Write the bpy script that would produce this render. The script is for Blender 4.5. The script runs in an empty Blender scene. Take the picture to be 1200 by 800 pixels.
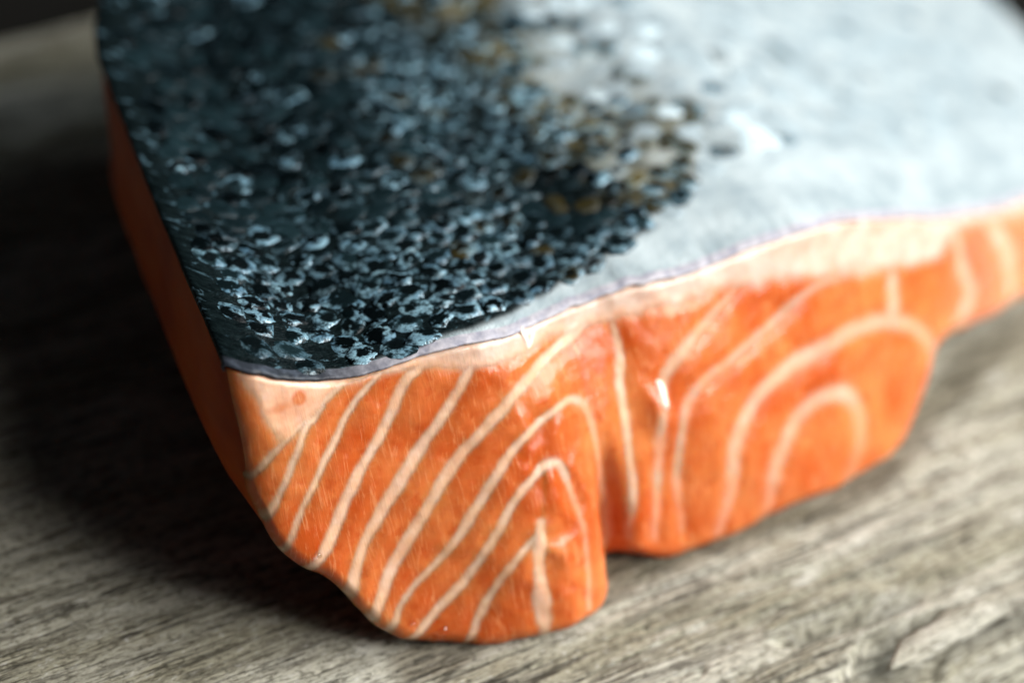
import bpy, math, random
import numpy as np

random.seed(7)
S = 0.01                                   # everything below is measured in centimetres; S turns it into metres
scene = bpy.context.scene
COL = scene.collection

# ------------------------------------------------------------------ camera
cam_data = bpy.data.cameras.new('camera')
cam = bpy.data.objects.new('camera', cam_data)
COL.objects.link(cam)
scene.camera = cam
CAM_POS = np.array([1.19510476, -14.72191452, 16.15913761])
_p, _r = math.radians(41), math.radians(7)
cam.location = [c * S for c in CAM_POS]
from mathutils import Matrix, Vector
cam.rotation_euler = (Matrix.Rotation(math.pi / 2 - _p, 3, 'X') @ Matrix.Rotation(_r, 3, 'Z')).to_euler()
cam_data.lens = 70
cam_data.sensor_width = 36
cam_data.clip_start = 0.01
cam_data.clip_end = 20
cam_data.dof.use_dof = True
cam_data.dof.focus_distance = 0.198
cam_data.dof.aperture_fstop = 8
cam_data.dof.aperture_blades = 0

# ------------------------------------------------------------------ world, lamps, exposure
world = bpy.data.worlds.new('World')
scene.world = world
world.use_nodes = True
bgn = world.node_tree.nodes['Background']
bgn.inputs[0].default_value = (0.75, 0.85, 1.0, 1)
bgn.inputs[1].default_value = 0.02
scene.view_settings.view_transform = 'Standard'
scene.view_settings.look = 'None'
scene.view_settings.exposure = 0.0
scene.view_settings.gamma = 1.0


def window_lamp(name, az, el, dist, sx, sy, power, color, aim=(2.0, 2.0, 1.5)):
    d = bpy.data.lights.new(name, 'AREA')
    d.shape = 'RECTANGLE'
    d.size, d.size_y = sx * S, sy * S
    d.energy = power
    d.color = color
    o = bpy.data.objects.new(name, d)
    COL.objects.link(o)
    a, e = math.radians(az), math.radians(el)
    v = Vector((math.cos(e) * math.cos(a), math.cos(e) * math.sin(a), math.sin(e)))
    o.location = (Vector(aim) + v * dist) * S
    o.rotation_euler = v.to_track_quat('Z', 'Y').to_euler()
    return o


window_lamp('window_light', 2, 43, 35, 33, 24, 3.7, (1.0, 0.98, 0.95))
window_lamp('back_window_light', 42, 40, 60, 30, 24, 1.2, (0.80, 0.92, 1.0))

window_lamp('low_window_light', -24, 17, 60, 12, 16, 0.30, (1.0, 0.97, 0.94))


# ------------------------------------------------------------------ small helpers
def vnoise(x, y, seed=0):
    """smooth value noise in -1..1"""
    x = np.asarray(x, float); y = np.asarray(y, float)
    xi = np.floor(x); yi = np.floor(y)
    xf = x - xi; yf = y - yi
    u = xf * xf * xf * (xf * (xf * 6 - 15) + 10)
    v = yf * yf * yf * (yf * (yf * 6 - 15) + 10)

    def h(a, b):
        n = (a.astype(np.int64) * 374761393 + b.astype(np.int64) * 668265263 + seed * 974634777) & 0xffffffff
        n = ((n ^ (n >> 13)) * 1274126177) & 0xffffffff
        n = n ^ (n >> 16)
        return (n & 0xffff) / 32767.5 - 1
    return ((h(xi, yi) * (1 - u) + h(xi + 1, yi) * u) * (1 - v) +
            (h(xi, yi + 1) * (1 - u) + h(xi + 1, yi + 1) * u) * v)


def fbm(x, y, seed=0, octaves=4):
    t, a = 0, 1.0
    for k in range(octaves):
        t = t + a * vnoise(x * 2 ** k, y * 2 ** k, seed + k * 17)
        a *= 0.5
    return t / 1.8


def sm(x):
    x = np.clip(x, 0, 1)
    return x * x * (3 - 2 * x)


def catmull(pts, n_per):
    """resample a control polyline smoothly; the parameter is the control index"""
    p = np.asarray(pts, float)
    p = np.vstack([2 * p[0] - p[1], p, 2 * p[-1] - p[-2]])
    out = []
    for i in range(1, len(p) - 2):
        for t in np.linspace(0, 1, n_per, endpoint=False):
            a, b, c, d = p[i - 1], p[i], p[i + 1], p[i + 2]
            out.append(0.5 * (2 * b + (c - a) * t + (2 * a - 5 * b + 4 * c - d) * t ** 2 + (3 * b - a - 3 * c + d) * t ** 3))
    out.append(p[-2])
    return np.array(out)


def make_mesh(name, verts, faces, mats, base=(0, 0, 0), smooth=True):
    me = bpy.data.meshes.new(name)
    v = (np.asarray(verts, float) - np.asarray(base, float)) * S
    me.from_pydata(v.tolist(), [], [tuple(int(k) for k in f) for f in faces])
    for m in mats:
        me.materials.append(m)
    if smooth:
        me.polygons.foreach_set('use_smooth', [True] * len(me.polygons))
    me.update()
    return me


def link(name, me, parent=None):
    o = bpy.data.objects.new(name, me)
    COL.objects.link(o)
    if parent is not None:
        o.parent = parent
    return o


def float_attr(me, name, vals):
    a = me.attributes.new(name, 'FLOAT', 'POINT')
    a.data.foreach_set('value', np.asarray(vals, np.float32))


def vec_attr(me, name, vals):
    a = me.attributes.new(name, 'FLOAT_VECTOR', 'POINT')
    a.data.foreach_set('vector', np.asarray(vals, np.float32).ravel())


def thing(name, label, cat, loc):
    o = bpy.data.objects.new(name, None)
    o.empty_display_size = 0.01
    COL.objects.link(o)
    o.location = [c * S for c in loc]
    o['label'] = label
    o['category'] = cat
    return o


class NT:
    """thin wrapper to write node trees shortly"""
    def __init__(self, name):
        self.m = bpy.data.materials.new(name)
        self.m.use_nodes = True
        self.t = self.m.node_tree
        self.b = self.t.nodes['Principled BSDF']

    def n(self, typ, **kw):
        nd = self.t.nodes.new(typ)
        for k, v in kw.items():
            if hasattr(nd, k):
                setattr(nd, k, v)
            else:
                nd.inputs[k].default_value = v
        return nd

    def l(self, a, b):
        self.t.links.new(a, b)

    def attr(self, name):
        return self.n('ShaderNodeAttribute', attribute_name=name)

    def mapping(self, src, scale=(1, 1, 1), rot=0.0, loc=(0, 0, 0)):
        mp = self.n('ShaderNodeMapping')
        mp.inputs['Scale'].default_value = scale
        mp.inputs['Rotation'].default_value = (0, 0, rot)
        mp.inputs['Location'].default_value = loc
        self.l(src, mp.inputs['Vector'])
        return mp.outputs[0]

    def noise(self, vec, scale, detail=4, rough=0.55, dist=0.0):
        nd = self.n('ShaderNodeTexNoise')
        nd.inputs['Scale'].default_value = scale
        nd.inputs['Detail'].default_value = detail
        nd.inputs['Roughness'].default_value = rough
        nd.inputs['Distortion'].default_value = dist
        self.l(vec, nd.inputs['Vector'])
        return nd.outputs['Fac']

    def range(self, src, a, b, c=0.0, d=1.0):
        nd = self.n('ShaderNodeMapRange', interpolation_type='SMOOTHSTEP')
        for k, v in zip((1, 2, 3, 4), (a, b, c, d)):
            nd.inputs[k].default_value = v
        self.l(src, nd.inputs[0])
        return nd.outputs[0]

    def math(self, op, a, b=None):
        nd = self.n('ShaderNodeMath', operation=op)
        for k, v in ((0, a), (1, b)):
            if v is None:
                continue
            if isinstance(v, (int, float)):
                nd.inputs[k].default_value = v
            else:
                self.l(v, nd.inputs[k])
        return nd.outputs[0]

    def mix(self, fac, a, b, blend='MIX'):
        nd = self.n('ShaderNodeMix', data_type='RGBA', blend_type=blend)
        for idx, v in ((0, fac), (6, a), (7, b)):
            if isinstance(v, (int, float)):
                nd.inputs[idx].default_value = v
            elif isinstance(v, tuple):
                nd.inputs[idx].default_value = (v[0], v[1], v[2], 1)
            else:
                self.l(v, nd.inputs[idx])
        return nd.outputs[2]

    def bump(self, height, strength, dist):
        nd = self.n('ShaderNodeBump')
        nd.inputs['Strength'].default_value = strength
        nd.inputs['Distance'].default_value = dist
        self.l(height, nd.inputs['Height'])
        return nd

    def set(self, key, v):
        if isinstance(v, (int, float)):
            self.b.inputs[key].default_value = v
        elif isinstance(v, tuple):
            self.b.inputs[key].default_value = v
        else:
            self.l(v, self.b.inputs[key])


# ------------------------------------------------------------------ materials
def mat_wood():
    k = NT('weathered_wood')
    uv = k.attr('grain').outputs['Vector']           # cm along the grain, cm across it
    broad = k.noise(k.mapping(uv, (0.12, 0.9, 1)), 1.0, 5, 0.6)
    grain = k.noise(k.mapping(uv, (0.9, 8.0, 1)), 1.0, 8, 0.7, 0.5)
    fine = k.noise(k.mapping(uv, (4.5, 38.0, 1)), 1.0, 6, 0.75, 0.4)
    blot = k.noise(k.mapping(uv, (0.9, 2.0, 1)), 1.0, 7, 0.65)
    mott = k.noise(k.mapping(uv, (9.0, 17.0, 1)), 1.0, 4, 0.7, 0.3)
    lines = k.noise(k.mapping(uv, (0.35, 11.0, 1)), 1.0, 3, 0.6, 0.25)
    c = k.mix(k.range(broad, 0.35, 0.65), (0.61, 0.59, 0.49), (0.38, 0.355, 0.25))
    c = k.mix(k.range(blot, 0.55, 0.72, 0, 0.6), c, (0.27, 0.225, 0.13))
    c = k.mix(k.range(blot, 0.45, 0.28, 0, 0.7), c, (0.72, 0.71, 0.64))
    c = k.mix(k.range(grain, 0.49, 0.37, 0, 0.72), c, (0.075, 0.060, 0.040))
    c = k.mix(k.range(grain, 0.56, 0.70, 0, 0.55), c, (0.60, 0.58, 0.53))
    c = k.mix(k.range(fine, 0.48, 0.37, 0, 0.78), c, (0.085, 0.068, 0.045))
    c = k.mix(k.range(fine, 0.58, 0.72, 0, 0.45), c, (0.62, 0.60, 0.55))
    wet = k.attr('damp').outputs['Fac']
    c = k.mix(k.range(mott, 0.50, 0.36, 0, 0.70), c, (0.085, 0.075, 0.050))
    c = k.mix(k.range(mott, 0.56, 0.70, 0, 0.55), c, (0.76, 0.755, 0.71))
    ln = k.range(k.math('ABSOLUTE', k.math('SUBTRACT', lines, 0.5)), 0.032, 0.006)
    ln = k.math('MULTIPLY', ln, k.range(blot, 0.35, 0.6))
    c = k.mix(k.math('MULTIPLY', ln, 0.85), c, (0.035, 0.030, 0.022))
    k.set('Base Color', k.mix(k.math('MULTIPLY', wet, 0.75), c, k.mix(1.0, c, (0.36, 0.32, 0.27), 'MULTIPLY')))
    k.set('Roughness', k.range(wet, 0.2, 0.9, 0.85, 0.35))
    k.set('Specular IOR Level', 0.25)
    h = k.math('ADD', k.math('MULTIPLY', grain, 0.7), k.math('MULTIPLY', fine, 0.5))
    h = k.math('ADD', h, k.math('MULTIPLY', mott, 0.45))
    h = k.math('SUBTRACT', h, k.math('MULTIPLY', ln, 0.5))
    k.l(k.bump(h, 1.0, 0.0009).outputs[0], k.b.inputs['Normal'])
    return k.m


def mat_table():
    k = NT('dark_tabletop')
    tc = k.n('ShaderNodeTexCoord').outputs['Object']
    nz = k.noise(tc, 30, 4)
    k.set('Base Color', k.mix(nz, (0.005, 0.005, 0.004), (0.012, 0.011, 0.010)))
    k.set('Roughness', 0.9)
    k.set('Specular IOR Level', 0.05)
    return k.m


def flesh_nodes(k, uv, fat):
    """salmon muscle: orange with fine pale fibres, paler pink fat where the attribute says so"""
    big = k.noise(k.mapping(uv, (1, 1, 1)), 0.9, 3)
    mid = k.noise(k.mapping(uv, (1, 1, 1)), 5.0, 4)
    fib = k.noise(k.mapping(uv, (17, 2.0, 1), 0.30), 1.0, 4, 0.6, 1.6)
    fib2 = k.noise(k.mapping(uv, (5, 15, 1), -0.6), 1.0, 2, 0.5, 1.0)
    o = k.mix(k.range(big, 0.32, 0.68), (0.47, 0.082, 0.013), (0.61, 0.185, 0.052))
    o = k.mix(k.range(mid, 0.5, 0.3, 0, 0.5), o, (0.44, 0.060, 0.007))
    o = k.mix(k.range(fib, 0.52, 0.70, 0, 0.50), o, (0.70, 0.30, 0.13))
    o = k.mix(k.range(fib2, 0.58, 0.76, 0, 0.08), o, (0.70, 0.34, 0.16))
    fn = k.noise(k.mapping(uv, (1, 1, 1)), 3.5, 3)
    f = k.mix(k.range(fn, 0.35, 0.7), (0.78, 0.47, 0.30), (0.80, 0.55, 0.41))
    return o, f, fn, fib, fib2


def mat_flesh():
    k = NT('salmon_flesh')
    uv = k.attr('face').outputs['Vector']
    fat = k.attr('fat').outputs['Fac']
    o, f, fn, fib, fib2 = flesh_nodes(k, uv, fat)
    pale = k.attr('pale').outputs['Fac']
    f = k.mix(pale, f, k.mix(k.range(fn, 0.35, 0.65), (0.52, 0.37, 0.285), (0.60, 0.49, 0.41)))
    k.set('Base Color', k.mix(fat, o, f))
    k.set('Subsurface Weight', k.range(fat, 0, 1, 0.75, 0.25))
    k.set('Subsurface Radius', (1.0, 0.34, 0.15))
    k.set('Subsurface Scale', 0.0022)
    rn = k.noise(k.mapping(uv, (1, 1, 1)), 3.0, 3)
    k.set('Roughness', k.range(rn, 0.3, 0.7, 0.13, 0.27))
    k.set('Specular IOR Level', 0.45)
    k.set('IOR', 1.4)
    h = k.math('ADD', k.math('MULTIPLY', fib, 0.30), k.noise(k.mapping(uv, (1, 1, 1)), 5, 2))
    k.l(k.bump(h, 0.30, 0.0004).outputs[0], k.b.inputs['Normal'])
    return k.m


def mat_body():
    k = NT('salmon_side_flesh')
    tc = k.n('ShaderNodeTexCoord').outputs['Object']
    nz = k.noise(tc, 90, 4)
    k.set('Base Color', k.mix(k.range(nz, 0.35, 0.7), (0.30, 0.036, 0.004), (0.42, 0.070, 0.008)))
    k.set('Subsurface Weight', 0.35)
    k.set('Subsurface Radius', (1.0, 0.3, 0.12))
    k.set('Subsurface Scale', 0.0012)
    k.set('Roughness', 0.5)
    k.set('Specular IOR Level', 0.15)
    k.l(k.bump(nz, 0.3, 0.0005).outputs[0], k.b.inputs['Normal'])
    return k.m


def mat_fleck():
    k = NT('fat_and_glint_fleck')
    tc = k.n('ShaderNodeTexCoord').outputs['Object']
    k.set('Base Color', k.mix(k.noise(tc, 900, 3), (0.86, 0.62, 0.48), (0.92, 0.80, 0.70)))
    k.set('Roughness', 0.2)
    return k.m


def mat_droplet():
    k = NT('clear_juice')
    k.set('Base Color', (1, 0.93, 0.87, 1))
    k.set('Roughness', 0.04)
    k.set('IOR', 1.34)
    k.set('Transmission Weight', 1.0)
    return k.m


def mat_skin():
    """bare skin between and beyond the scales; 'pigment': 1 dark back, 0 silver flank"""
    k = NT('salmon_skin')
    uv = k.attr('face').outputs['Vector']
    dark = k.attr('pigment').outputs['Fac']
    ol = k.attr('olive').outputs['Fac']
    n1 = k.noise(k.mapping(uv, (1, 1, 1)), 1.6, 5, 0.65)
    n2 = k.noise(k.mapping(uv, (1, 1.6, 1)), 9.0, 4, 0.6)
    silver = k.mix(k.range(n1, 0.3, 0.7), (0.26, 0.32, 0.345), (0.44, 0.50, 0.515))
    silver = k.mix(k.range(n2, 0.54, 0.78, 0, 0.35), silver, (0.19, 0.25, 0.275))
    dk = k.mix(k.range(n2, 0.35, 0.7), (0.002, 0.004, 0.0045), (0.006, 0.011, 0.012))
    c = k.mix(ol, dk, k.mix(n2, (0.045, 0.035, 0.010), (0.16, 0.125, 0.04)))
    fl = k.noise(k.mapping(uv, (5.0, 7.0, 1)), 1.0, 4, 0.65, 0.6)
    c = k.mix(k.range(fl, 0.56, 0.66, 0, 0.75), c, k.mix(n1, (0.02, 0.06, 0.09), (0.12, 0.20, 0.235)))
    k.set('Base Color', k.mix(dark, silver, c))
    k.set('Metallic', 0.0)
    k.set('Roughness', k.range(dark, 0, 1, 0.19, 0.18))
    k.set('Specular IOR Level', k.range(dark, 0, 1, 0.5, 0.08))
    h = k.math('ADD', n2, k.noise(k.mapping(uv, (1, 1, 1)), 28, 3))
    k.l(k.bump(h, 0.4, 0.0004).outputs[0], k.b.inputs['Normal'])
    return k.m


def mat_rim():
    k = NT('skin_cut_edge')
    uv = k.attr('face').outputs['Vector']
    dark = k.attr('pigment').outputs['Fac']
    n = k.noise(k.mapping(uv, (1, 1, 1)), 7.0, 4)
    pale = k.mix(k.range(n, 0.3, 0.7), (0.26, 0.26, 0.31), (0.44, 0.42, 0.45))
    dk = k.mix(k.range(n, 0.4, 0.7), (0.004, 0.008, 0.012), (0.035, 0.048, 0.068))
    k.set('Base Color', k.mix(dark, pale, dk))
    k.set('Roughness', 0.30)
    k.set('Specular IOR Level', 0.14)
    k.l(k.bump(n, 0.5, 0.0004).outputs[0], k.b.inputs['Normal'])
    return k.m


def mat_scale(joined):
    """one scale: own ground colour, blue-silver guanine along the rim and in flecks"""
    k = NT('scale_sheen_joined' if joined else 'scale_sheen')
    disc = k.attr('disc').outputs['Vector']          # x, y within the unit disc, z a seed
    if joined:
        a = k.attr('tint')
        col, amt = a.outputs['Color'], a.outputs['Alpha']
        rnd = k.attr('seed').outputs['Fac']
    else:
        oi = k.n('ShaderNodeObjectInfo')
        col, amt, rnd = oi.outputs['Color'], oi.outputs['Alpha'], oi.outputs['Random']
    sx = k.n('ShaderNodeSeparateXYZ'); k.l(disc, sx.inputs[0])
    cx = k.n('ShaderNodeCombineXYZ')
    k.l(sx.outputs[0], cx.inputs[0]); k.l(sx.outputs[1], cx.inputs[1])
    k.l(k.math('MULTIPLY', rnd, 57.0), cx.inputs[2])
    v = cx.outputs[0]
    r = k.math('SQRT', k.math('ADD', k.math('MULTIPLY', sx.outputs[0], sx.outputs[0]), k.math('MULTIPLY', sx.outputs[1], sx.outputs[1])))
    blot = k.noise(v, 1.3, 4, 0.6)
    speck = k.noise(v, 5.0, 3, 0.65)
    rr = k.math('ADD', r, k.math('MULTIPLY', k.math('SUBTRACT', blot, 0.5), 1.4))
    rim = k.math('MULTIPLY', k.range(rr, 0.40, 0.66), k.range(blot, 0.43, 0.56))
    fill = k.range(blot, 0.58, 0.66)
    m = k.math('MAXIMUM', rim, fill)
    m = k.math('MULTIPLY', m, k.range(speck, 0.34, 0.62, 0.12, 1.0))
    m = k.math('MINIMUM', k.math('MULTIPLY', m, amt), 1.0)
    hue = k.mix(k.noise(v, 0.9, 1), (0.016, 0.075, 0.145), (0.27, 0.44, 0.50))
    pit = k.math('MULTIPLY', k.range(rr, 0.50, 0.26), k.math('MULTIPLY', k.range(amt, 0.12, 0.3), k.range(rnd, 0.2, 0.55, 0.25, 1.0)))
    ground = k.mix(k.math('MULTIPLY', pit, 0.9), col, (0.002, 0.0035, 0.004))
    k.set('Base Color', k.mix(m, ground, hue))
    k.set('Metallic', k.math('MULTIPLY', m, 0.12))
    k.set('Roughness', k.range(speck, 0.3, 0.7, 0.12, 0.24))
    k.set('Specular IOR Level', k.range(m, 0.0, 0.5, 0.07, 0.5))
    k.l(k.bump(k.math('ADD', k.math('MULTIPLY', speck, 0.25), blot), 0.5, 0.0005).outputs[0], k.b.inputs['Normal'])
    return k.m


M_WOOD, M_TABLE, M_FLESH, M_BODY = mat_wood(), mat_table(), mat_flesh(), mat_body()
M_FLECK, M_DROP, M_SKIN, M_RIM = mat_fleck(), mat_droplet(), mat_skin(), mat_rim()
M_SCALE, M_SCALES = mat_scale(False), mat_scale(True)


# ------------------------------------------------------------------ setting: the table under the board
BOARD_T = 2.6
tv, tf = [], []
for y in (-300.0, 300.0):
    for x in (-300.0, 300.0):
        tv.append((x, y, -BOARD_T - 0.02))
tbl = link('tabletop', make_mesh('tabletop', tv, [(0, 1, 3, 2)], [M_TABLE], smooth=False))
tbl['kind'] = 'structure'

# the cut face: its own plane (origin O, along D, up E, out N), outline and fat lines measured on it in cm
O = np.array([0.87385, -1.09961, 0.0])
_a, _t = math.radians(35.294), math.radians(27)
D = np.array([math.cos(_a), math.sin(_a), 0]); N0 = np.array([D[1], -D[0], 0]); Z = np.array([0, 0, 1.0])
N = N0 * math.cos(_t) + Z * math.sin(_t); E = Z * math.cos(_t) - N0 * math.sin(_t)
_b = math.radians(116.0)
BK = np.array([math.cos(_b), math.sin(_b), -0.004])      # direction towards the back of the piece
TOP = [(-1.664, 3.616), (-1.43, 3.498), (-1.057, 3.354), (-0.575, 3.228), (-0.115, 3.222), (0.344, 3.253), (0.897, 3.232), (1.541, 3.187), (2.239, 3.21), (2.66, 3.228), (2.89, 3.244), (3.395, 3.205), (4.08, 3.22), (4.68, 3.242), (5.3, 3.22), (6.018, 3.036), (6.822, 2.718), (7.515, 2.381), (8.168, 2.1), (8.965, 1.78), (9.823, 1.499), (10.852, 1.162), (12.083, 0.761), (13.416, 0.348)]
BOT = [(-1.664, 2.441), (-1.632, 2.113), (-1.472, 1.572), (-1.018, 1.096), (-0.782, 0.674), (-0.465, 0.307), (0.1, 0.077), (0.653, -0.04), (1.34, -0.099), (1.875, -0.011), (2.333, 0.283), (2.851, 0.031), (3.605, -0.044), (4.285, 0.011), (4.985, 0.022), (5.709, -0.191), (6.214, -0.194), (6.982, 0.25), (7.506, 0.723), (8.65, 0.427), (9.636, 0.227), (10.68, -0.074), (11.927, -0.442), (13.278, -0.808)]
LEFT = [(-1.664, 3.616), (-1.673, 3.267), (-1.659, 2.863), (-1.664, 2.441)]
BAND = [(-1.486, 3.214), (-1.445, 2.89), (-1.4, 2.67), (-1.012, 2.893), (-0.616, 3.114), (-0.225, 3.126), (0.221, 3.076), (0.659, 2.988), (1.029, 2.912), (1.35, 2.902), (1.722, 2.952), (2.391, 2.914), (2.755, 2.911), (3.018, 2.926), (3.437, 2.87), (4.009, 2.864), (4.606, 2.801), (5.212, 2.652), (5.918, 2.406), (6.889, 2.013), (7.615, 1.785), (8.038, 1.924), (8.835, 1.643), (9.794, 1.307), (10.825, 0.964), (13.394, 0.157)]
LINES = [
    ([(-1.654, 2.447), (-1.4, 2.67), (-1.012, 2.893), (-0.616, 3.114)], 0.059),
    ([(-1.541, 2.085), (-1.306, 2.423), (-1.058, 2.799), (-0.951, 2.874)], 0.059),
    ([(-1.455, 1.66), (-1.291, 1.941), (-0.934, 2.395), (-0.652, 2.735), (-0.454, 2.939), (-0.274, 3.059)], 0.059),
    ([(-1.251, 1.348), (-1.028, 1.582), (-0.623, 2.156), (-0.296, 2.499), (0.056, 2.966), (0.199, 3.055)], 0.103),
    ([(-0.894, 0.994), (-0.773, 1.276), (-0.446, 1.697), (0.039, 2.179), (0.456, 2.595), (0.737, 2.913)], 0.112),
    ([(-0.72, 0.594), (-0.544, 0.919), (-0.312, 1.207), (0.332, 1.923), (0.988, 2.406), (1.472, 2.69), (1.793, 2.791), (2.12, 2.872)], 0.105),
    ([(-0.556, 0.388), (-0.353, 0.719), (0.19, 1.108), (0.655, 1.615), (1.002, 1.952), (1.327, 2.14), (1.701, 2.252), (1.91, 2.226), (2.006, 2.064), (2.073, 1.567), (2.21, 0.921), (2.202, 0.429), (1.896, 0.058)], 0.080),
    ([(-0.348, 0.218), (-0.041, 0.484), (0.396, 0.822), (0.894, 1.401), (1.19, 1.634), (1.396, 1.707), (1.525, 1.633), (1.591, 1.361), (1.649, 1.03), (1.682, 0.665), (1.647, 0.383), (1.57, -0.005)], 0.080),
    ([(0.285, 0.126), (0.505, 0.474), (0.806, 0.814), (1.164, 1.064)], 0.071),
    ([(1.167, 1.13), (1.056, 0.703), (1.022, 0.284), (1.01, -0.092)], 0.152),
    ([(2.573, 2.837), (2.572, 2.518), (2.491, 2.099), (2.469, 1.502), (2.459, 1.076), (2.362, 0.445)], 0.082),
    ([(4.196, 2.84), (3.753, 2.599), (3.329, 2.354), (3.05, 2.153), (2.936, 1.816), (2.871, 1.399), (2.784, 0.921), (2.672, 0.342)], 0.083),
    ([(5.686, 2.435), (5.201, 2.494), (4.629, 2.288), (4.045, 2.092), (3.504, 1.933), (3.257, 1.721), (3.13, 1.368), (3.046, 0.935), (3.049, 0.306)], 0.074),
    ([(6.982, 0.25), (7.293, 0.503), (7.27, 0.848), (6.882, 1.278), (6.291, 1.617), (5.673, 1.76), (5.17, 1.751), (4.725, 1.681), (4.298, 1.548), (3.997, 1.322), (3.812, 0.992), (3.726, 0.546), (3.521, 0.083)], 0.126),
    ([(5.45, -0.042), (5.647, 0.243), (5.789, 0.551), (5.715, 0.909), (5.412, 1.153), (5.022, 1.18), (4.715, 1.021), (4.488, 0.752), (4.327, 0.437), (4.202, 0.052)], 0.136),
    ([(6.654, 2.127), (6.611, 1.746), (6.57, 1.49)], 0.151),
    ([(7.991, 2.012), (8.085, 1.44), (8.257, 1.075), (8.229, 0.899), (7.858, 0.78)], 0.138),
    ([(8.829, 1.601), (9.119, 1.198), (9.243, 0.827), (9.182, 0.42)], 0.175),
]


def off(a, h):
    """how far the cut face bulges out of its plane"""
    lobe = 0.42 * np.exp(-((a - 1.25) / 1.05) ** 2) * (1 - 0.55 * sm(h / 4.2))
    groove = -0.38 * np.exp(-((a - 2.16) / 0.17) ** 2) * (1 - sm((h - 0.5) / 1.5))
    right = 0.16 * np.exp(-((a - 3.6) / 1.1) ** 2) * np.exp(-((h - 1.6) / 1.5) ** 2)
    shelf = -0.14 * sm((h - 1.9) / 1.2) * np.exp(-((a - 1.9) / 0.8) ** 2)
    left = -0.10 * np.maximum(-a - 1.0, 0) ** 2
    return lobe + groove + right + left + shelf


def recede(a):
    """towards the belly flap the cut swings back"""
    x = np.maximum(a - 5.0, 0)
    return -0.42 * x ** 2 / (1.3 + x)



# ------------------------------------------------------------------ the weathered board
GA = math.radians(35.0)                     # direction of the grain
G = np.array([math.cos(GA), math.sin(GA), 0]); Mx = np.array([-math.sin(GA), math.cos(GA), 0])
BASE_B = np.array([2.0, 3.0, -BOARD_T])
board = thing('wooden_board', 'weathered grey wooden board with rough grain lying under the raw salmon piece', 'board', BASE_B)


def board_height(g, m):
    wob = 0.25 * fbm(g * 0.12, m * 0.15, 3) + 0.05 * fbm(g * 0.5, m * 0.6, 5)
    mm = m + wob
    z = 0.030 * fbm(g * 0.16, m * 0.9, 11)
    z = z + 0.022 * fbm(g * 0.30, mm * 4.5, 21, 3) + 0.012 * fbm(g * 0.9, mm * 11, 31, 3)
    cr = np.abs(vnoise(g * 0.13, mm * 2.1, 41))               # long cracks where the noise crosses zero
    z = z - 0.085 * (1 - sm(cr / 0.055)) * sm(0.5 + 1.4 * vnoise(g * 0.22, m * 0.5, 43))
    cr2 = np.abs(vnoise(g * 0.22, mm * 5.3, 47))
    z = z - 0.040 * (1 - sm(cr2 / 0.07)) * sm(0.4 + 1.4 * vnoise(g * 0.4, m * 0.9, 49))
    # the near right edge is broken out along the grain
    edge = -3.28 - 0.25 * sm((4.4 - g) / 1.2) - 0.08 * sm((g - 5.2) / 0.6) + 0.07 * vnoise(g * 1.6, 0.5, 51) + 0.05 * vnoise(g * 4.1, 2.5, 53)
    br = sm((edge - m) / 0.10) * sm((g - 3.0) / 0.9 + 0.35 * vnoise(g * 2.0, m * 5.0, 55))
    z = z - 0.32 * br - 0.55 * sm((edge - 0.1 - m) / 1.5) * sm((g - 3.0) / 0.9)
    # the split that runs back from the splinter
    sp = np.exp(-(((m + 2.92 + 0.10 * (g - 3.6)) / 0.085) ** 2)) * sm((g - 3.2) / 0.5) * sm((5.4 - g) / 0.8)
    z = z - 0.42 * sp
    return np.minimum(z, 0.05)


def strip_board():
    gs = np.concatenate([np.linspace(-14, -5.2, 40), np.linspace(-5, 9, 480), np.linspace(9.2, 12, 16)])
    ms = np.concatenate([np.linspace(-5.2, -4.3, 8), np.linspace(-4.25, 5, 640), np.linspace(5.05, 11.15, 150)])
    gg, mm = np.meshgrid(gs, ms, indexing='ij')
    far = 11.15 + 0.10 * vnoise(gg * 0.5, 3.3, 61)
    mm2 = np.where(mm > 11.1, far, mm)
    z = board_height(gg, mm2)
    P = gg[..., None] * G + mm2[..., None] * Mx
    P[..., 2] = z
    n, k = gg.shape
    V = [P.reshape(-1, 3)]
    idx = np.arange(n * k).reshape(n, k)
    F = np.stack([idx[:-1, :-1], idx[1:, :-1], idx[1:, 1:], idx[:-1, 1:]], -1).reshape(-1, 4).tolist()
    rim = np.concatenate([idx[:, 0], idx[-1, 1:], idx[::-1, -1][1:], idx[0, ::-1][1:-1]])
    low = P.reshape(-1, 3)[rim].copy(); low[:, 2] = -BOARD_T
    V.append(low)
    N = n * k; R = len(rim)
    for i in range(R):
        j = (i + 1) % R
        F.append((rim[j], rim[i], N + i, N + j))
    F.append(tuple(range(N + R - 1, N - 1, -1)))
    V = np.vstack(V)
    uv = np.stack([V @ G, V @ Mx, V[:, 2]], -1)
    uv[N:, 1] += 2.5
    foot = np.array([O + a * D + 0.10 * np.exp(-((a - 1.5) / 0.9) ** 2) * N0 + recede(a) * N0 for a, h in BOT[5:]])
    dmp = np.full(len(V), 9.0)
    for p, q in zip(foot[:-1, :2], foot[1:, :2]):
        e = q - p
        t = np.clip(((V[:, 0] - p[0]) * e[0] + (V[:, 1] - p[1]) * e[1]) / (e @ e), 0, 1)
        dmp = np.minimum(dmp, np.hypot(V[:, 0] - p[0] - t * e[0], V[:, 1] - p[1] - t * e[1]))
    damp = sm((0.42 + 0.22 * fbm(uv[:, 0] * 1.2, uv[:, 1] * 3.0, 171) - dmp) / 0.30)
    me = make_mesh('plank', V, F, [M_WOOD], BASE_B)
    vec_attr(me, 'grain', uv)
    float_attr(me, 'damp', damp)
    return link('plank', me, board)



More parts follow.
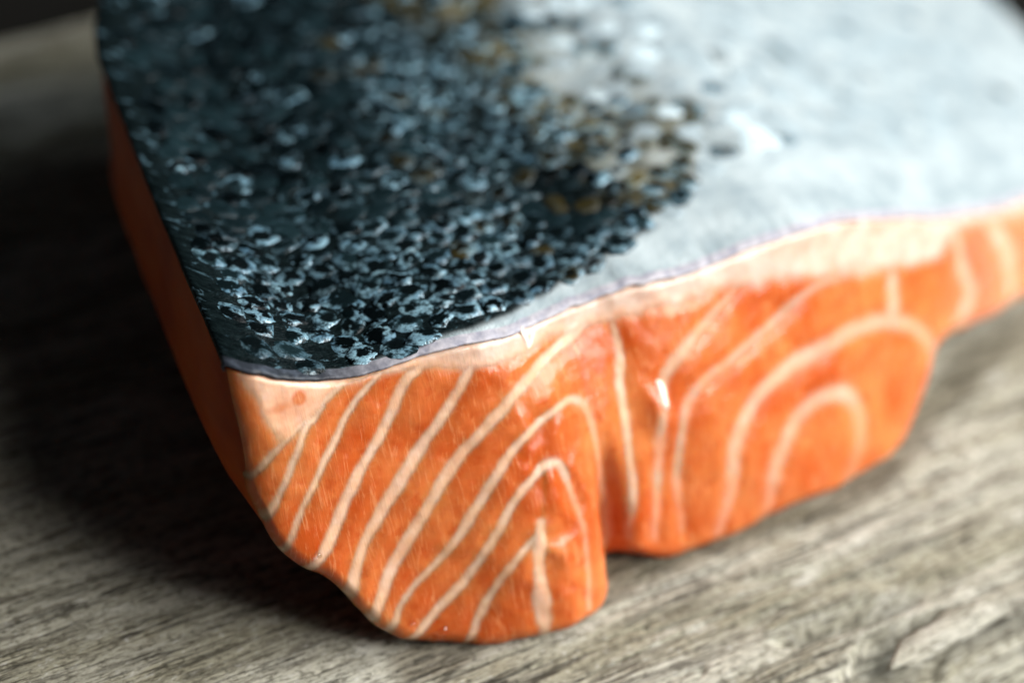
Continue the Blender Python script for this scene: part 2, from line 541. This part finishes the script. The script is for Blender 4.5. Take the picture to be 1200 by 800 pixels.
def sliver(name, pts, width, thick, lift):
    """a split-off splinter lying along the grain: tapered, ragged, wedge-thick"""
    c = np.array(pts, float)                 # (g, m) centre line
    c = catmull(c, 10)
    n = len(c)
    t = np.linspace(0, 1, n)
    w = width * (0.12 + 0.88 * sm(t / 0.16)) * (1 - 0.5 * sm((t - 0.8) / 0.2)) * (1 + 0.2 * vnoise(t * 9, 0.3, 71))
    V, F, U = [], [], []
    K = 8
    for i in range(n):
        for j in range(K):
            a = 2 * math.pi * j / K
            g = c[i, 0] + 0.03 * math.sin(7 * t[i] + j)
            m = c[i, 1] + w[i] * math.cos(a)
            z = lift + thick * (0.5 + 0.5 * math.sin(a)) * (0.5 + 0.5 * t[i]) + 0.015 * float(vnoise(np.array(g * 4.), np.array(j * 1.3), 73))
            V.append(g * G + m * Mx + np.array([0, 0, z])); U.append((g, m * 1.0 + 0.3, z))
    for i in range(n - 1):
        for j in range(K):
            q = (j + 1) % K
            F.append((i * K + j, i * K + q, (i + 1) * K + q, (i + 1) * K + j))
    F.append(tuple(range(K))[::-1]); F.append(tuple((n - 1) * K + j for j in range(K)))
    me = make_mesh(name, V, F, [M_WOOD], BASE_B)
    vec_attr(me, 'grain', U)
    return link(name, me, board)


plank = strip_board()
sp = sliver('splinter', [(4.25, -3.72), (4.8, -3.64), (5.5, -3.58), (6.4, -3.60), (8.6, -3.66)], 0.20, 0.12, -0.06)
sp['label'] = 'pale splinter split from the board edge'
sliver('splinter', [(3.3, -2.72), (3.7, -2.70), (4.2, -2.74), (4.7, -2.78)], 0.05, 0.05, 0.0)

# ------------------------------------------------------------------ the salmon piece
BASE_F = np.array([3.0, 2.5, 0.0])
salmon = thing('salmon_fillet', 'thick raw salmon piece with dark scaly skin and orange striped cut face', 'raw fish', BASE_F)

# grid over the cut face
NPER = 30
top = catmull(TOP, NPER); bot = catmull(BOT, NPER)
seg = np.hypot(*np.diff(0.5 * (top + bot), axis=0).T)
cum = np.concatenate([[0], np.cumsum(seg)])
NU, NV = 640, 200
uu = np.linspace(0, cum[-1], NU)
top = np.stack([np.interp(uu, cum, top[:, i]) for i in (0, 1)], -1)
bot = np.stack([np.interp(uu, cum, bot[:, i]) for i in (0, 1)], -1)
top[:, 1] -= 0.055
bot[:, 1] += -0.03 - 0.06 * np.exp(-((uu - 3.2) / 1.6) ** 2) + 0.035 * fbm(uu * 2.2, uu * 0 + 0.5, 81) + 0.022 * np.abs(vnoise(uu * 5.5, uu * 0 + 0.5, 83)) * (uu < 4.5)
vv = np.linspace(0, 1, NV)
AH = top[:, None] * (1 - vv)[None, :, None] + bot[:, None] * vv[None, :, None]
lf = catmull(LEFT, 20)
lf = np.stack([np.interp(vv, np.linspace(0, 1, len(lf)), lf[:, i]) for i in (0, 1)], -1)
fade = np.clip(1 - np.arange(NU) / 40.0, 0, 1)
AH += (lf - AH[0])[None] * fade[:, None, None]
A_, H_ = AH[..., 0], AH[..., 1]

# distance to every fat line
fat = np.zeros((NU, NV)); near = np.full((NU, NV), -1)
best = np.full((NU, NV), 9.0); seam = np.full((NU, NV), 9.0)
fray = 0.014 * fbm((A_ * 0.95 - H_ * 0.3) * 15, (A_ * 0.3 + H_ * 0.95) * 2.6, 96, 3)
wob_a = A_ + fray + 0.014 * fbm(A_ * 3.5, H_ * 3.5, 91) + 0.010 * fbm(A_ * 13, H_ * 13, 93)
wob_h = H_ + 0.014 * fbm(A_ * 3.5, H_ * 3.5, 95) + 0.010 * fbm(A_ * 13, H_ * 13, 97)
for li, (pts, w) in enumerate(LINES):
    pts = np.array(pts)
    if li <= 5:                              # they run on into the pale layer under the skin
        e = pts[-1] - pts[-2]; pts = np.vstack([pts, pts[-1] + e / np.linalg.norm(e) * 0.16])
    if li in (1, 2, 3, 4, 5, 6, 7, 8):      # and down to the rounded bottom edge
        e = pts[0] - pts[1]; pts = np.vstack([pts[0] + e / np.linalg.norm(e) * 0.12, pts])
    c = catmull(pts, 8)
    dmin = np.full((NU, NV), 9.0); tt = np.zeros((NU, NV))
    for i in range(len(c) - 1):
        p, q = c[i], c[i + 1]
        e = q - p; L2 = (e ** 2).sum() + 1e-9
        t = np.clip(((wob_a - p[0]) * e[0] + (wob_h - p[1]) * e[1]) / L2, 0, 1)
        dd = np.hypot(wob_a - p[0] - t * e[0], wob_h - p[1] - t * e[1])
        k = dd < dmin
        dmin = np.where(k, dd, dmin); tt = np.where(k, (i + t) / (len(c) - 1), tt)
    # a fat line fades out before the next one, but the two muscle flakes beside it stay apart
    for p, q in ((c[0], c[0] + (c[0] - c[2]) / np.linalg.norm(c[0] - c[2]) * 0.55), (c[-1], c[-1] + (c[-1] - c[-3]) / np.linalg.norm(c[-1] - c[-3]) * 0.40)):
        e = q - p
        t = np.clip(((A_ - p[0]) * e[0] + (H_ - p[1]) * e[1]) / (e ** 2).sum(), 0, 1)
        seam = np.minimum(seam, np.hypot(A_ - p[0] - t * e[0], H_ - p[1] - t * e[1]))
    hw = (0.54 if li < 11 else 0.72) * w * (0.62 + 0.38 * sm(np.minimum(tt, 1 - tt) / 0.18)) * (1 + 0.30 * fbm(tt * 6, tt * 0 + li, 99))
    soft = 0.034 + 0.20 * w if li < 11 else 0.06 + 0.4 * w
    val = 1 - sm((dmin - hw + soft * 0.6) / (soft * 1.2))
    if li >= 11:
        val = val * 0.82
    if li in (6, 7):                         # the inner legs of the bent lines are faint
        val = val * (1 - 0.50 * sm((tt - 0.56) / 0.16))
    if li == 13:
        val = val * (0.45 + 0.55 * sm((tt - 0.05) / 0.25))
    if li == 14:
        val = val * (0.40 + 0.60 * sm((tt - 0.15) / 0.25))
    val = val * (0.84 + 0.16 * fbm(A_ * 5, H_ * 5, 100))
    val = val * (0.86 + 0.14 * vnoise(tt * 5 + li, tt * 0, 101))
    val = val * (0.45 + 0.55 * sm((1 - tt) / 0.16)) if li in (10, 11, 12, 13, 14) else val
    best = np.minimum(best, dmin - hw)
    near = np.where(val > fat, li, near)
    fat = np.maximum(fat, val)
# pale layer under the skin
ba = np.array(BAND)
bh = np.interp(A_, ba[2:, 0], ba[2:, 1])
dband = (H_ - bh) + 0.05 * fbm(A_ * 4, H_ * 4, 103) + 0.04 * np.maximum(0, vnoise(A_ * 9, H_ * 3, 104))
band = sm((dband + 0.10) / 0.19)
spot = sm((0.10 - np.hypot(A_ + 1.053, H_ - 3.12)) / 0.05)
stain = sm((0.16 - np.hypot((A_ + 1.28) * 0.8, (H_ - 3.08) * 2.2)) / 0.14) * 0.5
band = band * (1 - 0.85 * spot) * (1 - stain) * sm((A_ - (-1.60 + 0.24 * np.clip((3.5 - H_) / 0.85, 0, 1.2)) + 0.05 * fbm(A_ * 5, H_ * 5, 106) + 0.05) / 0.20) * (0.90 + 0.10 * fbm(A_ * 3, H_ * 5, 105) - 0.25 * sm((-0.6 - A_) / 0.4) * sm(fbm(A_ * 2.6 + 3, H_ * 3.2, 108) * 1.5 + 0.3))
is_band = (dband > 0) & (band > 0.35)
pale = sm((dband + 0.12) / 0.3) * sm((A_ + 2.2) / 4.0) + 0.35 * sm((A_ - 2.5) / 3)
pale = np.clip(pale, 0, 1)
fat = np.maximum(fat, band)
tailfade = 0.55 * sm((A_ - 7.2) / 1.5)
fat = np.clip(fat + tailfade * 0.35 * (1 - fat), 0, 1)

# relief of the face: muscle flakes swell between the lines, rims roll over
o = off(A_, H_)
o = o + 0.018 * sm(best / 0.16) * sm(-dband / 0.14) * sm((A_ + 1.35) / 0.35)
o = o + 0.035 * fbm(A_ * 1.3, H_ * 1.3, 107) + 0.010 * fbm(A_ * 2.7, H_ * 2.7, 110, 2) + 0.005 * fbm(A_ * 4, H_ * 4, 109, 2)
lump = sm(1 - np.abs(A_ - 1.45) / 0.9) * sm((2.9 - H_) / 0.8)
o = o + 0.048 * lump * fbm(A_ * 3.6, H_ * 3.2, 111, 2)
# the ledge where the septum tears (right of the groove)
o = o + 0.10 * np.exp(-(((A_ - 2.88) / 0.14) ** 2)) * np.exp(-(((H_ - 1.80) / 0.22) ** 2))
dl = np.hypot(*(np.diff(AH, axis=1).transpose(2, 0, 1))).sum(1)
db = (1 - vv)[None, :] * dl[:, None]
dt = vv[None, :] * dl[:, None]
rr = 0.17
x = np.clip(1 - db / rr, 0, 1)
o = o - rr * (1 - np.sqrt(1 - np.minimum(x, 0.985) ** 2))
x = np.clip(1 - dt / 0.09, 0, 1)
o = o - 0.09 * (1 - np.sqrt(1 - np.minimum(x, 0.98) ** 2))
dleft = (A_ - lf[None, :, 0]) + 0.0
x = np.clip(1 - dleft / 0.32, 0, 1)
o = o - 0.17 * (1 - np.sqrt(1 - np.minimum(x, 0.985) ** 2))
FP = O + A_[..., None] * D + H_[..., None] * E + o[..., None] * N + recede(A_)[..., None] * N0
FP[..., 2] = np.maximum(FP[..., 2], -0.02)
du = np.gradient(FP, axis=0); dv = np.gradient(FP, axis=1)
FN = np.cross(dv, du); FN /= np.linalg.norm(FN, axis=-1, keepdims=True) + 1e-12
if (FN[NU // 3, NV // 2] @ N) < 0:
    FN = -FN

# split the face into its natural pieces
cls = np.where(is_band, 0, np.where(fat > 0.5, near + 1, -1))
cls = cls[:-1, :-1]
cls = np.where((cls == 0) & ~is_band[:-1, :-1], -1, cls)
NLINE = len(LINES)
nextid = NLINE + 1
cls = np.where((cls == -1) & (seam[:-1, :-1] < 0.022), -2, cls)
flat = cls.copy()
CU, CV = cls.shape
for iu in range(CU):
    for iv in range(CV):
        if flat[iu, iv] != -1:
            continue
        stack = [(iu, iv)]; flat[iu, iv] = nextid; cells = []
        while stack:
            a, b = stack.pop(); cells.append((a, b))
            for na, nb in ((a + 1, b), (a - 1, b), (a, b + 1), (a, b - 1)):
                if 0 <= na < CU and 0 <= nb < CV and flat[na, nb] == -1:
                    flat[na, nb] = nextid; stack.append((na, nb))
        if len(cells) < 160:                 # crumbs go with whatever lies beside them
            a, b = cells[0]
            nb = max(near[a, b] + 1, 0)
            for a, b in cells:
                flat[a, b] = nb
        else:
            nextid += 1


for _ in range(12):                          # the thin seams go to the flake next to them
    open_ = flat == -2
    if not open_.any():
        break
    for ax, sh in ((0, 1), (0, -1), (1, 1), (1, -1)):
        nbr = np.roll(flat, sh, ax)
        take = (flat == -2) & (nbr > NLINE)
        flat[take] = nbr[take]
flat[flat == -2] = NLINE + 1
seen = np.zeros_like(flat, bool)              # every flake is one connected piece
for iu in range(CU):
    for iv in range(CV):
        if seen[iu, iv] or flat[iu, iv] <= NLINE:
            continue
        lab = flat[iu, iv]; stack = [(iu, iv)]; seen[iu, iv] = True; cells = []; touch = []
        while stack:
            a, b = stack.pop(); cells.append((a, b))
            for na, nb in ((a + 1, b), (a - 1, b), (a, b + 1), (a, b - 1)):
                if 0 <= na < CU and 0 <= nb < CV:
                    if flat[na, nb] != lab:
                        touch.append(flat[na, nb])
                    elif not seen[na, nb]:
                        seen[na, nb] = True; stack.append((na, nb))
        if len(cells) < 160 and touch:
            new = max(set(touch), key=touch.count)
        else:
            new = nextid; nextid += 1
        for a, b in cells:
            flat[a, b] = new


_up = np.sign(vv - 0.5)[None, :] * sm((np.abs(vv - 0.5)[None, :] * 2 - 0.5) / 0.4)
inward = (E * _up[..., None] + D * np.clip(1 - np.arange(NU) / 60.0, 0, 1)[:, None, None]).reshape(-1, 3)


def face_piece(name, ident, depth):
    cu, cv = np.nonzero(flat == ident)
    if len(cu) < 12:
        return None
    gid = lambda u, v: u * NV + v
    quads = np.stack([gid(cu, cv), gid(cu, cv + 1), gid(cu + 1, cv + 1), gid(cu + 1, cv)], -1)
    used, inv = np.unique(quads, return_inverse=True)
    q = inv.reshape(-1, 4)
    n = len(used)
    P = FP.reshape(-1, 3)[used]; Nn = FN.reshape(-1, 3)[used]
    edges = {}
    for f in q.tolist():
        for i in range(4):
            e = (f[i], f[(i + 1) % 4])
            if (e[1], e[0]) in edges:
                del edges[(e[1], e[0])]
            else:
                edges[e] = 1
    V = np.vstack([P, P + BK * depth * 0.85 + inward[used] * (0.35 * depth)])
    F = q.tolist() + (q[:, ::-1] + n).tolist()
    F += [(b, a, a + n, b + n) for a, b in edges]
    me = make_mesh(name, V, F, [M_FLESH], BASE_F)
    ah = AH.reshape(-1, 2)[used]
    float_attr(me, 'fat', np.concatenate([fat.reshape(-1)[used]] * 2))
    vec_attr(me, 'face', np.concatenate([np.column_stack([ah, np.zeros(n)])] * 2))
    float_attr(me, 'pale', np.concatenate([pale.reshape(-1)[used]] * 2))
    me.normals_split_custom_set_from_vertices(np.vstack([Nn, -Nn]).tolist())
    return link(name, me, salmon)


for ident in range(nextid):
    nm = 'fat_layer' if ident == 0 else 'fat_line' if ident <= NLINE else 'muscle_flake'
    face_piece(nm, ident, 0.3 if nm != 'fat_line' else 0.2)

# the body behind the face
TOPW = FP[:, 0]; BOTW = FP[:, -1]; LEFTW = FP[0]; RIGHTW = FP[-1]
SL = 8.8


def sway(s):
    """the piece does not run back quite straight"""
    return 0.18 * max(s - 5.3, 0) ** 2 + 0.045 * float(fbm(np.array(s * 0.75 + 0.2), np.array(0.5), 123)) * min(1.0, s / 0.8)


def sect(P, s):
    """point P of the cut outline carried back by s"""
    sh = sway(s)
    return P + BK * s + D * sh


iu = np.arange(0, NU, 4); iv = np.arange(0, NV, 8)
if iu[-1] != NU - 1: iu = np.append(iu, NU - 1)
if iv[-1] != NV - 1: iv = np.append(iv, NV - 1)
ring_idx = [(int(i), 0) for i in iu] + [(NU - 1, int(j)) for j in iv[1:]] + [(int(i), NV - 1) for i in iu[::-1][1:]] + [(0, int(j)) for j in iv[::-1][1:-1]]
ring = np.array([FP[i, j] for i, j in ring_idx])
rah = np.array([AH[i, j] for i, j in ring_idx])
hgt = rah[:, 1]
leftness = sm((-rah[:, 0] - 0.1) / 1.2)
prof = np.sin(np.pi * np.clip((3.62 - hgt) / 2.7, 0, 1)) ** 0.8
ss = np.concatenate([[0.0, 0.08, 0.18, 0.3, 0.45, 0.65, 0.9, 1.2], np.linspace(1.6, SL, 22)])
V, F = [], []
R = len(ring)
for s in ss:
    bul = 0.19 * sm(s / 1.0) * (1 - sm((s - 4.8) / 1.2))
    jitter = 0.03 * fbm(hgt * 1.5, np.full(R, s * 1.1), 121) * min(1, s / 0.4)
    p = np.array([sect(q, s) for q in ring]) - D * ((bul * prof * leftness)[:, None]) + D * (jitter * leftness)[:, None]
    V.append(p)
for k in range(len(ss) - 1):
    for i in range(R):
        j = (i + 1) % R
        F.append((k * R + i, k * R + j, (k + 1) * R + j, (k + 1) * R + i))
V = np.vstack(V)
# closed at the back, and behind the flakes at the front
nb = len(V)
gi, gj = len(iu), len(iv)
for sdep in (SL, 0.30):
    st = len(V)
    gridp = np.array([[sect(FP[i, j], sdep) for j in iv] for i in iu])
    V = np.vstack([V, gridp.reshape(-1, 3)])
    idx = st + np.arange(gi * gj).reshape(gi, gj)
    q = np.stack([idx[:-1, :-1], idx[1:, :-1], idx[1:, 1:], idx[:-1, 1:]], -1).reshape(-1, 4)
    F += (q if sdep > 1 else q[:, ::-1]).tolist()
V[:, 2] = np.maximum(V[:, 2], -0.02)
link('flesh', make_mesh('flesh', V, F, [M_BODY], BASE_F), salmon)

# ------------------------------------------------------------------ skin
TH = 0.052
ua = top[:, 0]


def rim_depth(a):
    return np.interp(a, [-1.66, -0.58, 0.34, 1.48, 2.2, 2.8, 3.4, 4.1, 4.7], [0.0, 0.02, 0.08, 0.18, 0.30, 0.45, 0.70, 1.1, 1.6])


def pigment(a, s):
    """1 on the dark back, 0 on the silver belly"""
    edge = 4.75 - 0.22 * s + 0.55 * fbm(a * 1.1, s * 1.1, 131) + 0.45 * vnoise(a * 3.4, s * 3.4, 132)
    d = 1 - sm((a - edge + 1.1) / 2.3)
    r = rim_depth(a) * (1 + 0.35 * fbm(a * 3, s * 3, 133))
    return d * sm((s - r) / 0.12 + 0.5)


def olive(a, s):
    return np.exp(-((a - 4.55 + 0.22 * s - 0.3 * fbm(a, s * 0.8, 135)) / 0.95) ** 4) * sm((s - 0.7) / 1.0) * sm(0.72 + 1.2 * fbm(a * 1.6, s * 1.6, 137))


def skin_point(i, s, lift):
    nu = np.cross(np.gradient(TOPW, axis=0)[i], BK); nu /= np.linalg.norm(nu)
    if nu[2] < 0: nu = -nu
    return sect(TOPW[i], s) + nu * lift


GT = np.gradient(TOPW, axis=0)
kk = np.ones(41) / 41
pad = np.pad(GT, ((20, 20), (0, 0)), mode='edge')
GT = np.stack([np.convolve(pad[:, i], kk, 'valid') for i in range(3)], -1)
NUV = np.cross(GT, BK); NUV /= np.linalg.norm(NUV, axis=1, keepdims=True)
NUV = np.where(NUV[:, 2:3] < 0, -NUV, NUV)
wav = 0.020 * fbm(ua * 2.2, ua * 0, 141) + 0.010 * vnoise(ua * 7, ua * 0, 143)
frt = 0.03 * fbm(ua * 1.8, ua * 0 + 3, 145) + 0.012 * vnoise(ua * 8, ua * 0 + 3, 147)


def skin_rows(rows):
    out = []
    for s, lift in rows:
        fall = math.exp(-max(s, 0) / 0.25)
        sh = sway(s)
        lumps = 0.020 * fbm(ua * 1.1, np.full(NU, s * 1.1), 149) * min(1.0, max(s, 0) / 0.5)
        P = TOPW + BK * (s - frt * fall)[:, None] + D * sh + NUV * (lift + wav * fall * (lift > 0.01) + lumps)[:, None]
        out.append(P)
    return np.array(out)


rim_rows = [(0.02, -0.012), (-0.035, -0.004), (-0.062, 0.016), (-0.066, 0.036), (-0.05, 0.045), (-0.02, 0.051), (0.02, TH), (0.06, TH)]
top_rows = [(0.06, TH)] + [(s, TH) for s in np.concatenate([np.arange(0.085, 0.6, 0.03), np.arange(0.62, 3.0, 0.05), np.linspace(3.0, SL, 60)])]


def skin_mesh(name, rows, mat, left_lip=True):
    P = skin_rows(rows)
    srow = np.array([r[0] for r in rows])
    n = len(rows)
    if left_lip:                             # the cut left edge has the skin's thickness too
        base = P[:, 0]
        lip = [base - D * 0.015 - NUV[0] * 0.02, base - D * 0.02 - NUV[0] * 0.045, base - D * 0.004 - NUV[0] * 0.075]
        P = np.concatenate([np.stack(lip[::-1], 1), P], axis=1)
        a = np.concatenate([[ua[0]] * 3, ua])
    else:
        a = ua
    m = P.shape[1]
    idx = np.arange(n * m).reshape(n, m)
    F = np.stack([idx[:-1, :-1], idx[:-1, 1:], idx[1:, 1:], idx[1:, :-1]], -1).reshape(-1, 4)
    aa, sg = np.meshgrid(a, srow)
    me = make_mesh(name, P.reshape(-1, 3), F.tolist(), [mat], BASE_F)
    vec_attr(me, 'face', np.stack([aa, sg, 0 * aa], -1))
    pg = pigment(aa, np.maximum(sg, 0)) if name == 'skin' else sm((0.6 - aa) / 1.6) * 0.95
    float_attr(me, 'pigment', pg.ravel())
    float_attr(me, 'olive', np.clip(olive(aa, sg), 0, 1).ravel())
    return link(name, me, salmon)


skin = skin_mesh('skin', top_rows, M_SKIN)
rim = skin_mesh('skin_rim', rim_rows, M_RIM)
rim['label'] = 'pale lilac cut edge of the skin'

# ------------------------------------------------------------------ scales
RINGS, SEGS = [(0.0, 0.016), (0.55, 0.013), (0.86, 0.004), (1.0, -0.016)], 9


def scale_shape(seed):
    rg = np.random.default_rng(seed)
    wobble = 1 + 0.16 * rg.normal(size=SEGS); wob2 = 0.004 * rg.normal(size=(4, SEGS))
    V = [(0, 0, RINGS[0][1])]; DISC = [(0, 0, 0)]
    F = []
    for r, z in RINGS[1:]:
        for j in range(SEGS):
            t = 2 * math.pi * j / SEGS + r
            k = 1 + (wobble[j] - 1) * r
            V.append((0.20 * r * k * math.cos(t), 0.165 * r * k * math.sin(t), z + wob2[int(r * 3), j])); DISC.append((r * math.cos(t), r * math.sin(t), 0))
    for j in range(SEGS):
        F.append((0, 1 + j, 1 + (j + 1) % SEGS))
    for q in range(len(RINGS) - 2):
        for j in range(SEGS):
            k = (j + 1) % SEGS
            F.append((1 + q * SEGS + j, 1 + (q + 1) * SEGS + j, 1 + (q + 1) * SEGS + k, 1 + q * SEGS + k))
    return np.array(V), np.array(DISC), F


shapes = [scale_shape(q) for q in range(6)]
scale_mes = []
for SV, SD, SF in shapes:
    me = make_mesh('scale', SV, SF, [M_SCALE])
    vec_attr(me, 'disc', SD)
    scale_mes.append(me)

rng = np.random.default_rng(5)
spots = []
row = 0
s = 0.16
while s < SL - 0.3:
    a = -1.56 + (0.165 if row % 2 else 0.0) + 0.05 * math.sin(row * 1.7)
    while a < 11.5:
        aa = a + rng.normal(0, 0.026); s2 = s + rng.normal(0, 0.022)
        if s2 > rim_depth(aa) * 0.85 + 0.06 and aa > -1.50 + 0.015 * s2:
            spots.append((aa, s2))
        a += 0.33
    s += 0.235; row += 1

items = []
for a, s in spots:
    i = int(np.clip(np.searchsorted(ua, a), 1, NU - 2))
    f = (a - ua[i - 1]) / (ua[i] - ua[i - 1] + 1e-9)
    P0 = TOPW[i - 1] * (1 - f) + TOPW[i] * f
    lumps = 0.020 * float(fbm(np.array(a * 1.1), np.array(s * 1.1), 149)) * min(1.0, s / 0.5)
    sh = sway(s)
    P = P0 + BK * s + D * sh + NUV[i] * (TH + lumps + 0.001)
    X = GT[i] / np.linalg.norm(GT[i]); Nn = NUV[i]
    Y = np.cross(Nn, X)
    # shingled: the edge towards the cut lies over the next one, each scale a little out of true
    flatten = 0.25 + 0.75 * float(pigment(np.array(a), np.array(s)))
    t1, t2, t3 = math.radians(2.0 + rng.normal(0, 3.0)) * flatten, math.radians(rng.normal(0, 6)) * flatten, rng.normal(0, 0.28)
    Rm = Matrix((X.tolist(), Y.tolist(), Nn.tolist())).transposed()
    Rm = Rm @ Matrix.Rotation(-t1, 3, 'X') @ Matrix.Rotation(t2, 3, 'Y') @ Matrix.Rotation(t3, 3, 'Z')
    size = 0.92 + 0.22 * rng.random()
    pg = float(pigment(np.array(a), np.array(s))); ol = float(np.clip(olive(np.array(a), np.array(s)), 0, 1))
    j = rng.random()
    if s < 0.6 and rng.random() < 0.2:
        continue
    dark = np.array([0.0045, 0.0105, 0.0125]) * (0.12 + 1.6 * j ** 1.6)
    oliv = np.array([0.10, 0.078, 0.022]) * (0.15 + 1.2 * rng.random()); ol *= float(rng.random() < 0.8) * (0.5 + 0.5 * rng.random())
    if rng.random() < 0.18 and a > 0.6 + 0.5 * rng.random():
        dark = np.array([0.016, 0.013, 0.0045]) * (0.3 + 1.2 * rng.random())
    silv = np.array([0.28, 0.34, 0.365]) * (0.88 + 0.22 * rng.random())
    pg = float(np.clip((pg - 0.5) * 1.8 + 0.5 + rng.normal(0, 0.42) * (1 - pg ** 6), 0, 1)) if pg < 0.9 else 1.0
    c = (dark * (1 - ol) + oliv * ol) * pg + silv * (1 - pg)
    patch = float(fbm(np.array(a * 0.7), np.array(s * 0.7), 151)) + (0.60 * (a - 1.5 - 0.12 * s) / 2.5) * float(sm(np.array((s - 1.2) / 2.0))) + 0.25 * math.exp(-(s / 1.2) ** 2)
    amt = float(np.clip(0.50 + 1.4 * patch + rng.normal(0, 0.28), 0.05, 1.6)) * (1 - 0.5 * ol * pg)
    if rng.random() < 0.06:
        amt = 1.6  # a few scales get the strongest pale flecks, painted as glints
    if pg < 0.45:
        edge_glint = abs(a - (5.2 - 0.22 * s)) < 0.9 and rng.random() < 0.24
        if rng.random() < 0.5 and not edge_glint:
            continue
        amt = 0.1
        c = c * (1.7 if edge_glint else 1.0)  # glints put into the colour: some silver scales near the boundary are lightened
    dist = float(np.linalg.norm(P - CAM_POS))
    items.append((dist, P, Rm, size, tuple(c), amt))
items.sort(key=lambda q: q[0])

proto = None
for dist, P, Rm, size, c, amt in items[:300]:
    if proto is None:
        proto = link('scale', scale_mes[0], skin); o_ = proto
    else:
        o_ = proto.copy(); o_.data = random.choice(scale_mes); COL.objects.link(o_); o_.parent = skin
    Mt = (Rm.to_4x4() @ Matrix.Diagonal((size, size, 1.0, 1.0)))
    Mt.translation = (P - BASE_F) * S
    o_.matrix_local = Mt
    o_.color = (c[0], c[1], c[2], amt)

V, DI, F, TI, SE = [], [], [], [], []
for dist, P, Rm, size, c, amt in items[300:]:
    R3 = np.array(Rm)
    SV, SD, SF = random.choice(shapes)
    st = len(V) * len(SV)
    V.append((SV * np.array([size, size, 1])) @ R3.T + P)
    DI.append(SD); F += [tuple(k + st for k in f) for f in SF]
    TI.append(np.tile((c[0], c[1], c[2], amt), (len(SV), 1))); SE.append(np.full(len(SV), rng.random()))
me = make_mesh('scale_cover', np.vstack(V), F, [M_SCALES], BASE_F)
vec_attr(me, 'disc', np.vstack(DI)); float_attr(me, 'seed', np.concatenate(SE))
ca = me.attributes.new('tint', 'FLOAT_COLOR', 'POINT')
ca.data.foreach_set('color', np.vstack(TI).astype(np.float32).ravel())
so = link('scale_cover', me, skin)
so['kind'] = 'stuff'


# ------------------------------------------------------------------ flecks of fat, a pale lump for a highlight, beads of juice on the cut face
def face_at(a, h):
    k = np.argmin((A_ - a) ** 2 + (H_ - h) ** 2)
    i, j = divmod(int(k), NV)
    return FP[i, j], FN[i, j], i, j


def blob(name, a, h, la, lh, lift, mat, ang=0.0, rough=0.25, seed=0):
    """a small drop-shaped lump seated on the face"""
    P, n, _, _ = face_at(a, h)
    X = D - n * (D @ n); X /= np.linalg.norm(X); Y = np.cross(n, X)
    V, F = [], []
    SG, RG = 14, 6
    for r in range(RG + 1):
        ph = math.pi * (0.02 + 0.62 * r / RG)
        for j in range(SG):
            t = 2 * math.pi * j / SG
            k = 1 + rough * float(vnoise(np.array(2.2 * math.cos(t) + seed), np.array(2.2 * math.sin(t) + r * 0.4), 161))
            x, y = la * math.sin(ph) * math.cos(t) * k, lh * math.sin(ph) * math.sin(t) * k
            x, y = x * math.cos(ang) - y * math.sin(ang), x * math.sin(ang) + y * math.cos(ang)
            V.append(P + X * x + Y * y + n * lift * (math.cos(ph)))
    for r in range(RG):
        for j in range(SG):
            q = (j + 1) % SG
            F.append((r * SG + j, (r + 1) * SG + j, (r + 1) * SG + q, r * SG + q))
    F.append(tuple(range(SG))); F.append(tuple(RG * SG + j for j in range(SG))[::-1])
    return link(name, make_mesh(name, V, F, [mat], BASE_F), salmon)


for a, h, la, lh, lift, ang in [(1.44, 3.02, 0.030, 0.12, 0.014, 0.2), (1.52, 3.00, 0.022, 0.08, 0.012, -0.6)]:
    blob('fat_and_glint_fleck', a, h, la, lh, lift, M_FLECK, ang, 0.45, a)
for a, h, r in [(-1.20, 1.47, 0.05), (-0.02, 0.22, 0.07), (-0.32, 0.42, 0.035)]:
    blob('juice_bead', a, h, r, r * 0.8, 0.04, M_DROP, 0.3, 0.15, h)
blob('fat_and_glint_fleck', 2.96, 1.99, 0.055, 0.17, 0.022, M_FLECK, 0.0, 0.3, 4.0)  # pale lump on the ledge, coloured to stand in for a wet highlight
